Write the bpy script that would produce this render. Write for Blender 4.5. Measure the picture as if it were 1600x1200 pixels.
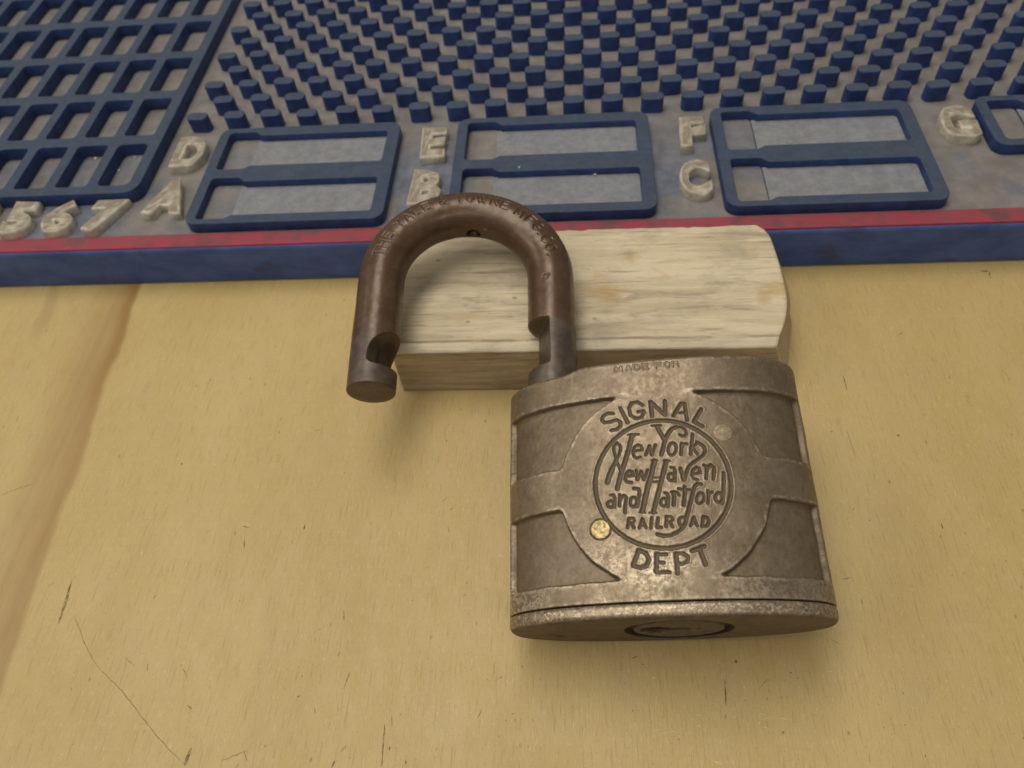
import bpy, math, random
import numpy as np
from mathutils import Matrix, Vector

# ---------------------------------------------------------------- scene, camera, light
scene = bpy.context.scene
col = scene.collection
for o in list(bpy.data.objects):
    bpy.data.objects.remove(o)
MM = 0.001

cam_d = bpy.data.cameras.new("camera")
cam = bpy.data.objects.new("camera", cam_d)
col.objects.link(cam)
R = ((0.99633811, 0.03893779, -0.07611976),
     (-0.01398134, -0.80410152, -0.59432758),
     (-0.08434981, 0.59321547, -0.80061259))        # right, down, forward
m = Matrix.Identity(4)
for i in range(3):
    m[i][0] = R[0][i]
    m[i][1] = -R[1][i]
    m[i][2] = -R[2][i]
m.translation = Vector((-0.2325, -90.275, 137.190)) * MM
cam.matrix_world = m
cam_d.sensor_width = 36
cam_d.lens = 27.0
cam_d.clip_start = 0.005
cam_d.clip_end = 20
cam_d.dof.use_dof = True
cam_d.dof.focus_distance = 0.130
cam_d.dof.aperture_fstop = 30
scene.camera = cam

world = bpy.data.worlds.new("World")
scene.world = world
world.use_nodes = True
bg = world.node_tree.nodes["Background"]
bg.inputs[0].default_value = (0.62, 0.56, 0.48, 1)
bg.inputs[1].default_value = 0.38


def area(name, loc, target, sx, sy, power, colour):
    d = bpy.data.lights.new(name, 'AREA')
    d.shape = 'RECTANGLE'
    d.size, d.size_y = sx, sy
    d.energy = power
    d.color = colour
    o = bpy.data.objects.new(name, d)
    col.objects.link(o)
    o.location = loc
    o.rotation_euler = (Vector(target) - Vector(loc)).to_track_quat('-Z', 'Y').to_euler()
    return o


area("ceiling_lamp", (-0.20, 0.12, 0.92), (0, 0.03, 0), 1.0, 0.36, 5.7, (1.0, 0.95, 0.86))
area("ceiling_lamp_left", (-0.95, 0.05, 0.85), (0, 0, 0), 0.9, 0.4, 2.8, (1.0, 0.93, 0.84))
area("ceiling_lamp_front", (0.10, -0.80, 1.10), (0, 0.05, 0), 1.2, 0.20, 2.3, (0.97, 0.95, 0.95))

scene.view_settings.view_transform = 'Standard'
scene.view_settings.look = 'None'
scene.view_settings.exposure = 0.06
scene.view_settings.gamma = 1
scene.render.engine = 'CYCLES'

rng = np.random.default_rng(7)
random.seed(7)


# ---------------------------------------------------------------- helpers
def tag(o, label=None, cat=None, group=None, kind=None):
    if label: o["label"] = label
    if cat: o["category"] = cat
    if group: o["group"] = group
    if kind: o["kind"] = kind
    return o


def link(name, mesh, parent=None, mat=None, smooth=None):
    o = bpy.data.objects.new(name, mesh)
    col.objects.link(o)
    if parent: o.parent = parent
    if mat and not mesh.materials: mesh.materials.append(mat)
    if smooth is not None:
        mesh.polygons.foreach_set("use_smooth", [smooth] * len(mesh.polygons))
    return o


def mesh_mm(name, verts, faces):
    me = bpy.data.meshes.new(name)
    v = np.asarray(verts, float) * MM
    if isinstance(faces, np.ndarray) and len(v) > 3000:
        n = len(faces)
        me.vertices.add(len(v))
        me.vertices.foreach_set("co", v.ravel())
        me.loops.add(n * 4)
        me.loops.foreach_set("vertex_index", faces.ravel().astype(np.int32))
        me.polygons.add(n)
        me.polygons.foreach_set("loop_start", np.arange(0, n * 4, 4, dtype=np.int32))
        me.polygons.foreach_set("loop_total", np.full(n, 4, dtype=np.int32))
        me.update(calc_edges=True)
        me.validate()
    else:
        f = faces.tolist() if isinstance(faces, np.ndarray) else faces
        me.from_pydata(v.tolist(), [], f)
        me.update()
    return me


def empty(name, loc_mm=(0, 0, 0)):
    o = bpy.data.objects.new(name, None)
    o.empty_display_size = 0.01
    col.objects.link(o)
    o.location = Vector(loc_mm) * MM
    return o


def grid_faces(nr, nc, closed=True, flip=False):
    i = np.arange(nr - 1)[:, None]
    j = np.arange(nc if closed else nc - 1)[None, :]
    jn = (j + 1) % nc
    a = i * nc + j; b = i * nc + jn; c = (i + 1) * nc + jn; d = (i + 1) * nc + j
    f = np.stack([a, b, c, d], -1).reshape(-1, 4)
    return f[:, ::-1].copy() if flip else f


def smooth01(x):
    x = np.clip(x, 0, 1)
    return x * x * (3 - 2 * x)


def vnoise(x, y, cell, seed):
    """smooth value noise on arrays, about -1..1"""
    g = np.random.default_rng(seed).uniform(-1, 1, (256, 256))
    u, v = x / cell + 97.3, y / cell + 61.7
    iu, iv = np.floor(u).astype(int), np.floor(v).astype(int)
    fu, fv = smooth01(u - iu), smooth01(v - iv)
    G = lambda a, b: g[a % 256, b % 256]
    return ((G(iu, iv) * (1 - fu) + G(iu + 1, iv) * fu) * (1 - fv)
            + (G(iu, iv + 1) * (1 - fu) + G(iu + 1, iv + 1) * fu) * fv)


def stroke_dist(x, y, strokes):
    """distance to stroke edge (negative inside) for points x, y (1-D arrays)"""
    best = np.full(x.shape, 9.0)
    for s in strokes:
        w = s[0] / 2
        pts = np.array(s[1:]).reshape(-1, 2)
        for (x0, y0), (x1, y1) in zip(pts[:-1], pts[1:]):
            k = np.nonzero((x > min(x0, x1) - w - .6) & (x < max(x0, x1) + w + .6)
                           & (y > min(y0, y1) - w - .6) & (y < max(y0, y1) + w + .6))[0]
            if not len(k): continue
            dx, dy = x1 - x0, y1 - y0
            L = dx * dx + dy * dy + 1e-9
            t = np.clip(((x[k] - x0) * dx + (y[k] - y0) * dy) / L, 0, 1)
            d = np.hypot(x[k] - x0 - t * dx, y[k] - y0 - t * dy) - w
            best[k] = np.minimum(best[k], d)
    return best


def set_attr(me, name, arr):
    a = me.attributes.new(name, 'FLOAT', 'POINT')
    a.data.foreach_set("value", np.asarray(arr, np.float32))


def flat_curve(name, loops, z0, z1, bevel=0.0, res=1):
    """solid plate with holes: loops[0] outer, others holes (mm)"""
    cu = bpy.data.curves.new(name, 'CURVE')
    cu.dimensions = '2D'
    cu.fill_mode = 'BOTH'
    for lp in loops:
        sp = cu.splines.new('POLY')
        sp.points.add(len(lp) - 1)
        for p, q in zip(sp.points, lp):
            p.co = (q[0] * MM, q[1] * MM, 0, 1)
        sp.use_cyclic_u = True
    cu.extrude = (z1 - z0) / 2 * MM - bevel * MM
    cu.bevel_depth = bevel * MM
    cu.bevel_resolution = res
    cu.offset = -bevel * MM
    return curve_mesh(cu, name, (z0 + z1) / 2)


def curve_mesh(cu, name, zc):
    t = bpy.data.objects.new("tmp", cu)
    col.objects.link(t)
    dg = bpy.context.evaluated_depsgraph_get()
    me = bpy.data.meshes.new_from_object(t.evaluated_get(dg))
    me.name = name
    bpy.data.objects.remove(t)
    me.transform(Matrix.Translation((0, 0, zc * MM)))
    me.materials.clear()
    return me


def rrect(x0, x1, y0, y1, r, n=5):
    pts = []
    for cx, cy, a0 in ((x1 - r, y1 - r, 0), (x0 + r, y1 - r, 90), (x0 + r, y0 + r, 180), (x1 - r, y0 + r, 270)):
        for k in range(n + 1):
            a = math.radians(a0 + 90 * k / n)
            pts.append((cx + r * math.cos(a), cy + r * math.sin(a)))
    return pts


def box(x0, x1, y0, y1, z0, z1):
    v = [(x, y, z) for z in (z0, z1) for y in (y0, y1) for x in (x0, x1)]
    f = [(0, 2, 3, 1), (4, 5, 7, 6), (0, 1, 5, 4), (2, 6, 7, 3), (0, 4, 6, 2), (1, 3, 7, 5)]
    return v, f


# ---------------------------------------------------------------- materials
class NT:
    def __init__(self, name, world_space=False):
        self.m = bpy.data.materials.new(name)
        self.m.use_nodes = True
        self.n = self.m.node_tree.nodes
        self.l = self.m.node_tree.links
        self.p = self.n["Principled BSDF"]
        tc = self.n.new('ShaderNodeTexCoord')
        vm = self.n.new('ShaderNodeVectorMath')
        vm.operation = 'SCALE'
        vm.inputs[3].default_value = 1000
        if world_space:
            tc = self.n.new('ShaderNodeNewGeometry')
        self.l.new(tc.outputs['Position' if world_space else 'Object'], vm.inputs[0])
        self.mm = vm.outputs[0]

    def put(self, val, sock):
        if hasattr(val, 'is_output'):
            self.l.new(val, sock)
        elif isinstance(val, tuple):
            sock.default_value = val if len(val) == len(sock.default_value) else (*val, 1)
        else:
            sock.default_value = val

    def noise(self, scale, stretch=(1, 1, 1), detail=4, rough=.55, off=(0, 0, 0), dist=0):
        mp = self.n.new('ShaderNodeMapping')
        mp.inputs['Scale'].default_value = stretch
        mp.inputs['Location'].default_value = off
        self.l.new(self.mm, mp.inputs[0])
        t = self.n.new('ShaderNodeTexNoise')
        t.inputs['Scale'].default_value = scale
        t.inputs['Detail'].default_value = detail
        t.inputs['Roughness'].default_value = rough
        t.inputs['Distortion'].default_value = dist
        self.l.new(mp.outputs[0], t.inputs['Vector'])
        return t.outputs[0]

    def voro(self, scale, stretch=(1, 1, 1), off=(0, 0, 0)):
        mp = self.n.new('ShaderNodeMapping')
        mp.inputs['Scale'].default_value = stretch
        mp.inputs['Location'].default_value = off
        self.l.new(self.mm, mp.inputs[0])
        t = self.n.new('ShaderNodeTexVoronoi')
        t.inputs['Scale'].default_value = scale
        self.l.new(mp.outputs[0], t.inputs['Vector'])
        return t.outputs['Distance']

    def ramp(self, val, lo, hi, a=0.0, b=1.0):
        r = self.n.new('ShaderNodeMapRange')
        r.interpolation_type = 'SMOOTHSTEP'
        for k, v_ in enumerate((val, lo, hi, a, b)):
            self.put(v_, r.inputs[k])
        return r.outputs[0]

    def mix(self, f, a, b, mode='MIX'):
        x = self.n.new('ShaderNodeMix')
        x.data_type = 'RGBA'
        x.blend_type = mode
        self.put(f, x.inputs[0])
        self.put(a, x.inputs[6])
        self.put(b, x.inputs[7])
        return x.outputs[2]

    def math(self, op, a, b=0.0):
        x = self.n.new('ShaderNodeMath')
        x.operation = op
        self.put(a, x.inputs[0])
        self.put(b, x.inputs[1])
        return x.outputs[0]

    def attr(self, name):
        a = self.n.new('ShaderNodeAttribute')
        a.attribute_name = name
        return a.outputs['Fac']

    def xyz(self):
        s = self.n.new('ShaderNodeSeparateXYZ')
        self.l.new(self.mm, s.inputs[0])
        return s.outputs

    def up(self):
        g = self.n.new('ShaderNodeNewGeometry')
        s = self.n.new('ShaderNodeSeparateXYZ')
        self.l.new(g.outputs['True Normal'], s.inputs[0])
        return s.outputs[2]

    def bump(self, h, strength, dist):
        b = self.n.new('ShaderNodeBump')
        b.inputs['Strength'].default_value = strength
        b.inputs['Distance'].default_value = dist * MM
        self.put(h, b.inputs['Height'])
        self.l.new(b.outputs[0], self.p.inputs['Normal'])

    def out(self, colour, rough=.5, metal=0.0, spec=.5):
        self.put(colour, self.p.inputs['Base Color'])
        self.put(rough, self.p.inputs['Roughness'])
        self.put(metal, self.p.inputs['Metallic'])
        self.p.inputs['Specular IOR Level'].default_value = spec
        return self.m


def mat_table():
    t = NT("varnished_tabletop")
    X, Y, Z = t.xyz()
    c = t.mix(t.ramp(t.noise(.03, (1, .5, 1), 6, .6), .28, .72), (.44, .318, .122), (.505, .380, .165))
    c = t.mix(t.ramp(t.noise(.22, (1, .5, 1), 6, .7, off=(9, 3, 0)), .45, .78, 0, .28), c, (.39, .285, .118))
    c = t.mix(t.ramp(t.noise(.10, (1, .8, 1), 5, .65, off=(31, 5, 0)), .50, .74, 0, .32), c, (.43, .345, .195))
    c = t.mix(t.ramp(t.noise(2.6, (1, .06, 1), 4, .65, off=(3, 1, 0)), .54, .68, 0, .55), c, (.33, .23, .088))
    c = t.mix(t.ramp(t.noise(3.6, (1, .16, 1), 3, .6, off=(1, 18, 0)), .58, .70, 0, .5), c, (.61, .475, .25))
    c = t.mix(t.ramp(t.noise(4.5, (1, .5, 1), 2, .6, off=(6, 2, 0)), .63, .70, 0, .6), c, (.24, .165, .075))
    # brown grain streaks running in depth on the left of the board
    wob = t.math('MULTIPLY', t.math('SUBTRACT', t.noise(.03, (.6, 1, 1), 3), .5), 7)
    xe = t.math('ADD', t.math('ADD', X, wob), t.math('MULTIPLY', Y, .075))
    # xe about -109 at the sharp right edge of the streak
    fine = t.ramp(t.noise(.5, (1, .04, 1), 4, off=(2, 0, 0)), .3, .75, .65, 1.0)
    band = t.math('MULTIPLY', t.ramp(xe, -126, -114), t.ramp(xe, -110.2, -108.4, 1, 0))
    c = t.mix(t.math('MULTIPLY', t.math('MULTIPLY', band, .85), fine), c, (.33, .215, .085))
    edge = t.math('MULTIPLY', t.ramp(xe, -114.5, -110.6), t.ramp(xe, -110.2, -108.6, 1, 0))
    ye = t.ramp(Y, -15, 45, .25, .75)
    c = t.mix(t.math('MULTIPLY', edge, ye), c, (.25, .135, .035))
    b2 = t.math('MULTIPLY', t.ramp(xe, -136, -133.6), t.ramp(xe, -132.5, -130.5, 1, 0))
    b2 = t.math('MULTIPLY', b2, t.ramp(Y, 22, 34, 0, .45))
    c = t.mix(b2, c, (.33, .22, .10))
    # tiny dark pits, rubbed worn spots
    pit = t.ramp(t.voro(.30, (1, .55, 1)), .045, .085, 1, 0)
    pit = t.math('MULTIPLY', pit, t.ramp(t.noise(.05, off=(4, 4, 0)), .48, .6))
    c = t.mix(t.math('MULTIPLY', pit, .55), c, (.14, .095, .05))
    r = t.ramp(t.noise(.25, (1, .5, 1), 5), .3, .7, .36, .55)
    t.bump(t.noise(2.0, (1, .22, 1), 6, .7), .5, .16)
    return t.out(c, r, 0, .35)


def mat_wood(front=False):
    t = NT("worn_pine")
    c = t.mix(t.ramp(t.noise(.10, (.22, 1.4, 1.4), 6, .65, dist=.4), .3, .7), (.46, .378, .24), (.63, .54, .375))
    c = t.mix(t.ramp(t.noise(.8, (.05, 1.2, 1.2), 4), .5, .75, 0, .5), c, (.74, .64, .45))
    g = t.ramp(t.noise(.16, (.30, 2.2, 2.2), 5, .7, off=(13, 2, 0), dist=.8), .52, .67, 0, .70)
    c = t.mix(g, c, (.30, .245, .165))
    g2 = t.ramp(t.noise(.9, (.07, 1.5, 1.5), 3, off=(3, 9, 0)), .58, .70, 0, .6)
    c = t.mix(g2, c, (.24, .19, .12))
    y = t.ramp(t.noise(.09, (.9, 1, 1), 4, off=(40, 17, 3)), .58, .72, 0, .6)
    c = t.mix(y, c, (.47, .31, .12))
    s = t.ramp(t.voro(.22, (.7, 1, 1)), .06, .12, .55, 0)
    s = t.math('MULTIPLY', s, t.ramp(t.noise(.07, off=(8, 1, 0)), .5, .6))
    c = t.mix(s, c, (.2, .15, .09))
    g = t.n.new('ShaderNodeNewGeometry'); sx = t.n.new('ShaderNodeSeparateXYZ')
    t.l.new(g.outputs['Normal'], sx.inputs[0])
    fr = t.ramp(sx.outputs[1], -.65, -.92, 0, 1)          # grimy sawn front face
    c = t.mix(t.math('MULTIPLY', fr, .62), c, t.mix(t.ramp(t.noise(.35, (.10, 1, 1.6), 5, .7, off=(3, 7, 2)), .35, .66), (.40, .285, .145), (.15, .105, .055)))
    X, Y, Z = t.xyz()
    ed = t.math('MULTIPLY', t.ramp(t.math('ABSOLUTE', t.math('SUBTRACT', Y, 11.6)), .12, .5, 1, 0), t.ramp(t.noise(.4, (.3, 1, 1), 4), .35, .6, .2, .9))
    c = t.mix(t.math('MULTIPLY', ed, t.ramp(Z, 13.5, 14.5)), c, (.25, .205, .145))
    bv = t.math('MULTIPLY', t.math('MULTIPLY', t.ramp(Y, 11.5, 11.2), t.ramp(Z, 13.1, 13.5)), t.ramp(t.noise(.5, (.25, 1, 1), 4, .6, off=(1, 2, 3)), .3, .6, .25, .9))
    c = t.mix(bv, c, (.70, .62, .45))      # highlight of the front top bevel painted as a paler strip
    en = t.ramp(sx.outputs[0], .5, .85, 0, .6)           # end grain
    c = t.mix(en, c, t.mix(t.noise(.5, (1, 1, 2.5), 4), (.36, .28, .16), (.52, .42, .26)))
    sm = t.ramp(t.noise(.075, (.7, 1, 1), 5, .65, off=(3, 44, 9)), .50, .66, 0, .42)
    c = t.mix(sm, c, (.25, .225, .175))
    sc = t.ramp(t.noise(1.6, (.25, 1.5, 1.5), 4, .7, off=(15, 4, 9)), .60, .72, 0, .55)
    c = t.mix(sc, c, (.17, .135, .09))
    t.bump(t.noise(.9, (.12, 1.6, 1.6), 5, .65), .45, .35)
    return t.out(c, .68, 0, .3)


def mat_body():
    t = NT("tarnished_bronze")
    pa, gr, ed = t.attr("panel"), t.attr("groove"), t.attr("wear")
    X, Y, Z = t.xyz()
    c = t.mix(t.ramp(t.noise(.16, detail=6, rough=.65), .3, .7), (.155, .115, .071), (.228, .177, .118))
    c = t.mix(t.ramp(t.noise(1.3, (1, .45, 1), 5, .7, off=(5, 5, 0)), .48, .78, 0, .4), c, (.34, .28, .195))
    c = t.mix(t.ramp(t.noise(2.4, (.5, 1, 1), 5, .7, off=(1, 5, 0)), .50, .72, 0, .45), c, (.15, .112, .070))
    c = t.mix(t.ramp(t.noise(3.2, (1, .10, 1), 3, off=(8, 5, 0)), .60, .76, 0, .35), c, (.40, .33, .235))
    # rubbed bright speckle, strongest low on the face
    low = t.math('MULTIPLY', t.math('MULTIPLY', t.ramp(Y, 2, 15, 1, .10), t.ramp(X, 3, 18, 1, .35)), t.ramp(t.noise(.10, off=(7, 3, 1)), .36, .60))
    spk = t.ramp(t.noise(1.5, detail=5, rough=.75, off=(2, 2, 7)), .44, .56)
    bright = t.math('MULTIPLY', low, spk)
    c = t.mix(t.math('MULTIPLY', bright, .85), c, (.62, .54, .39))
    cp = t.mix(t.ramp(t.noise(.6, detail=6, rough=.7), .3, .7), (.146, .109, .067), (.215, .166, .109))
    c = t.mix(t.math('MULTIPLY', pa, .85), c, cp)
    pv = t.ramp(t.noise(.09, off=(20, 4, 0)), .50, .68, 0, .3)
    c = t.mix(pv, c, (.19, .14, .115))
    we = t.math('MULTIPLY', ed, t.ramp(t.noise(.9, detail=5, rough=.7, off=(4, 4, 4)), .42, .64, .0, .6))
    c = t.mix(we, c, (.52, .44, .31))
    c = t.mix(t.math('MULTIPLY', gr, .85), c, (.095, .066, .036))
    r0 = t.ramp(t.noise(.9, detail=5, rough=.7, off=(3, 0, 3)), .3, .7, .34, .54)
    r0 = t.math('SUBTRACT', r0, t.math('MULTIPLY', t.math('MAXIMUM', bright, we), .08))
    r = t.ramp(t.math('MAXIMUM', t.math('MULTIPLY', pa, .5), gr), 0, 1, r0, .62)
    h = t.math('ADD', t.noise(1.1, detail=6, rough=.7), t.math('MULTIPLY', pa, t.math('MULTIPLY', t.noise(2.8, detail=4, off=(3, 3, 3)), .3)))
    t.bump(h, .30, .11)
    return t.out(c, r, t.ramp(gr, 0, 1, .66, .2), .5)


def mat_plate():
    """same metal; the dim light of its under face is put into the colour"""
    t = NT("bronze_plate_shaded_under")
    X, Y, Z = t.xyz()
    c = t.mix(t.ramp(t.noise(.5, detail=6, rough=.7), .3, .7), (.20, .15, .10), (.34, .27, .19))
    c = t.mix(t.ramp(t.noise(1.6, detail=5, rough=.75, off=(2, 2, 7)), .50, .60, 0, .8), c, (.55, .47, .34))
    c = t.mix(t.ramp(t.noise(2.6, detail=5, rough=.7, off=(1, 5, 0)), .50, .66, 0, .7), c, (.11, .08, .05))
    g = t.mix(t.ramp(t.noise(.4, detail=5, rough=.65, off=(6, 6, 2)), .3, .7), (.085, .058, .034), (.140, .100, .062))
    c = t.mix(t.ramp(Y, .15, .55, 1, 0), c, g)  # under face colour darkened for the dim light below
    rad = t.math('SQRT', t.math('ADD', t.math('POWER', t.math('SUBTRACT', X, 1.6), 2), t.math('POWER', t.math('ADD', Z, .2), 2)))
    c = t.mix(t.math('MULTIPLY', t.ramp(rad, 8.72, 8.84, 1, 0), t.ramp(Y, 1.2, 1.4, 1, 0)), c, (.012, .010, .009))   # shade of the ring gap painted near black
    t.bump(t.noise(1.1, detail=6, rough=.7), .30, .12)
    return t.out(c, t.ramp(Y, .15, .55, .6, .42), t.ramp(Y, .15, .55, .25, .7), .5)


def mat_shackle():
    t = NT("brown_bronze_shackle")
    tip, gr = t.attr("tip"), t.attr("groove")
    c = t.mix(t.ramp(t.noise(.12, detail=5), .3, .7), (.072, .037, .018), (.108, .064, .033))
    c = t.mix(t.ramp(t.noise(.7, detail=5, off=(3, 3, 3)), .5, .75, 0, .5), c, (.14, .095, .058))
    ct = t.mix(t.ramp(t.noise(.5, detail=5, off=(1, 2, 9)), .3, .7), (.058, .044, .034), (.115, .086, .062))
    c = t.mix(t.math('MULTIPLY', tip, t.ramp(t.noise(.35, detail=5, off=(5, 5, 1)), .25, .6, .45, 1)), c, ct)
    c = t.mix(t.math('MULTIPLY', gr, .7), c, (.040, .027, .017))
    sc = t.ramp(t.noise(.9, (.08, 1.2, 1), 3, off=(6, 1, 0)), .72, .76, 0, .3)
    c = t.mix(sc, c, (.42, .36, .30))
    r = t.ramp(t.noise(.6, detail=5, off=(9, 1, 1)), .3, .7, .27, .40)
    r = t.math('ADD', r, t.math('MULTIPLY', tip, .10))
    t.bump(t.noise(1.4, detail=5, rough=.6), .10, .05)
    return t.out(c, r, .30, .6)


def mat_plain(name, c, r=.5, metal=0.0, var=.25, scale=.8, spec=.5, bump=.1):
    t = NT(name)
    d = tuple(x * (1 - var) for x in c)
    e = tuple(min(1, x * (1 + var)) for x in c)
    cc = t.mix(t.ramp(t.noise(scale, detail=5, rough=.65), .3, .7), d, e)
    t.bump(t.noise(scale * 2.2, detail=4), .35, bump)
    return t.out(cc, r, metal, spec)


def mat_rubber(name, blue, dust, amount, patch=(.06, .09, .16)):
    """blue rubber; settled workshop dust lies on the faces that point up"""
    t = NT(name, True)
    c = t.mix(t.ramp(t.noise(.3, detail=4), .3, .7), tuple(x * .75 for x in blue), tuple(x * 1.25 for x in blue))
    sm = t.ramp(t.noise(.35, detail=5, rough=.7, off=(7, 7, 7)), .52, .75, 0, .30)
    c = t.mix(sm, c, dust)
    f = t.math('MULTIPLY', t.ramp(t.up(), .75, .97), t.ramp(t.noise(.22, detail=6, rough=.65), .22, .72, amount * .72, min(1, amount * 1.15)))
    dc = t.mix(t.ramp(t.noise(.5, detail=5, rough=.7, off=(2, 9, 4)), .3, .7), tuple(x * .84 for x in dust), tuple(x * 1.14 for x in dust))
    c = t.mix(f, c, dc)
    t.bump(t.noise(1.5, detail=5, rough=.7), .35, .12)
    return t.out(c, t.ramp(f, 0, 1, .5, .85), 0, .35)


def mat_matfloor():
    t = NT("dusty_mat_rubber")
    X, Y, Z = t.xyz()
    side = t.mix(t.ramp(t.noise(.09, (1, 1, 1.8), 5, .65), .3, .7), (.032, .066, .215), (.064, .112, .300))
    side = t.mix(t.ramp(t.noise(.08, (1, 1, 1), 4, off=(5, 50, 4)), .63, .72, 0, .5), side, (.045, .042, .055))
    dust = t.mix(t.ramp(t.noise(.16, detail=6, rough=.7), .3, .7), (.160, .145, .130), (.228, .209, .190))
    bare = t.mix(t.ramp(t.noise(.3, detail=4), .3, .7), (.085, .105, .150), (.150, .175, .225))
    nf = t.ramp(t.noise(.035, detail=4, rough=.6, off=(12, 3, 0)), .44, .62)
    near = t.math('MULTIPLY', nf, t.ramp(Y, 66, 96, .85, .12))
    top = t.mix(near, dust, bare)
    c = t.mix(t.ramp(t.up(), .9, .99), side, top)
    t.bump(t.noise(1.3, detail=5, rough=.7), .35, .15)
    return t.out(c, t.ramp(t.up(), .6, .9, .5, .85), 0, .35)


def mat_letter():
    t = NT("cream_rubber_letter")
    c = t.mix(t.ramp(t.noise(.5, detail=5), .3, .7), (.36, .32, .25), (.55, .51, .42))
    f = t.math('MULTIPLY', t.ramp(t.up(), .9, .99), t.ramp(t.noise(.33, detail=4, off=(3, 1, 1)), .34, .58, .35, .95))
    c = t.mix(f, c, (.22, .18, .13))
    t.bump(t.noise(.7, detail=4), .5, .3)
    return t.out(c, .6, 0, .35)


def mat_stripe():
    t = NT("faded_red_stripe")
    c = t.mix(t.ramp(t.noise(.25, (.8, 1.2, 1), 5, .65), .35, .68), (.30, .040, .062), (.21, .058, .066))
    c = t.mix(t.ramp(t.noise(.16, detail=4, off=(8, 2, 1)), .48, .66, 0, .8), c, (.125, .055, .058))
    c = t.mix(t.ramp(t.up(), .6, .9, .8, 0), c, (.50, .03, .07))
    return t.out(c, .6, 0, .35)


M_table, M_wood, M_body, M_shackle = mat_table(), mat_wood(), mat_body(), mat_shackle()
M_plate = mat_plate()
def mat_cylinder():
    t = NT("brown_lock_cylinder")
    c = t.mix(t.ramp(t.noise(.8, detail=5, rough=.65), .3, .7), (.095, .072, .048), (.165, .125, .085))
    c = t.mix(t.attr("groove"), c, (.010, .008, .007))  # keyway slot blackened in colour to read as deep shade
    t.bump(t.noise(1.6, detail=4), .35, .1)
    return t.out(c, .7, .0, .2)


M_cyl = mat_cylinder()
M_brass = mat_plain("polished_brass_pin", (.40, .305, .15), .42, .75, .6, 1.5, bump=.25)
M_dull = mat_plain("dull_bronze_pin", (.29, .225, .152), .46, .7, .25, 1.5)
M_black = mat_plain("black_void", (.008, .007, .006), .8)
M_floor = mat_matfloor()
M_frame = mat_rubber("blue_rubber_frame", (.020, .044, .135), (.052, .068, .088), .80)
M_pin = mat_rubber("blue_rubber_pin", (.022, .047, .155), (.054, .070, .088), .80)
M_panel = mat_rubber("grey_blue_floor_panel", (.10, .12, .15), (.215, .222, .230), .95)
M_letter, M_stripe = mat_letter(), mat_stripe()
def mat_mark():
    t = NT("dark_scratch")
    c = t.mix(t.ramp(t.noise(.9, detail=4, rough=.7), .36, .62), (.10, .068, .034), (.36, .262, .118))
    return t.out(c, .6, 0, .3)


M_mark = mat_mark()
M_pale = mat_plain("pale_scratch", (.66, .56, .36), .5, 0, .2)
M_crumb = mat_plain("pale_crumb", (.62, .58, .52), .7)

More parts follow.
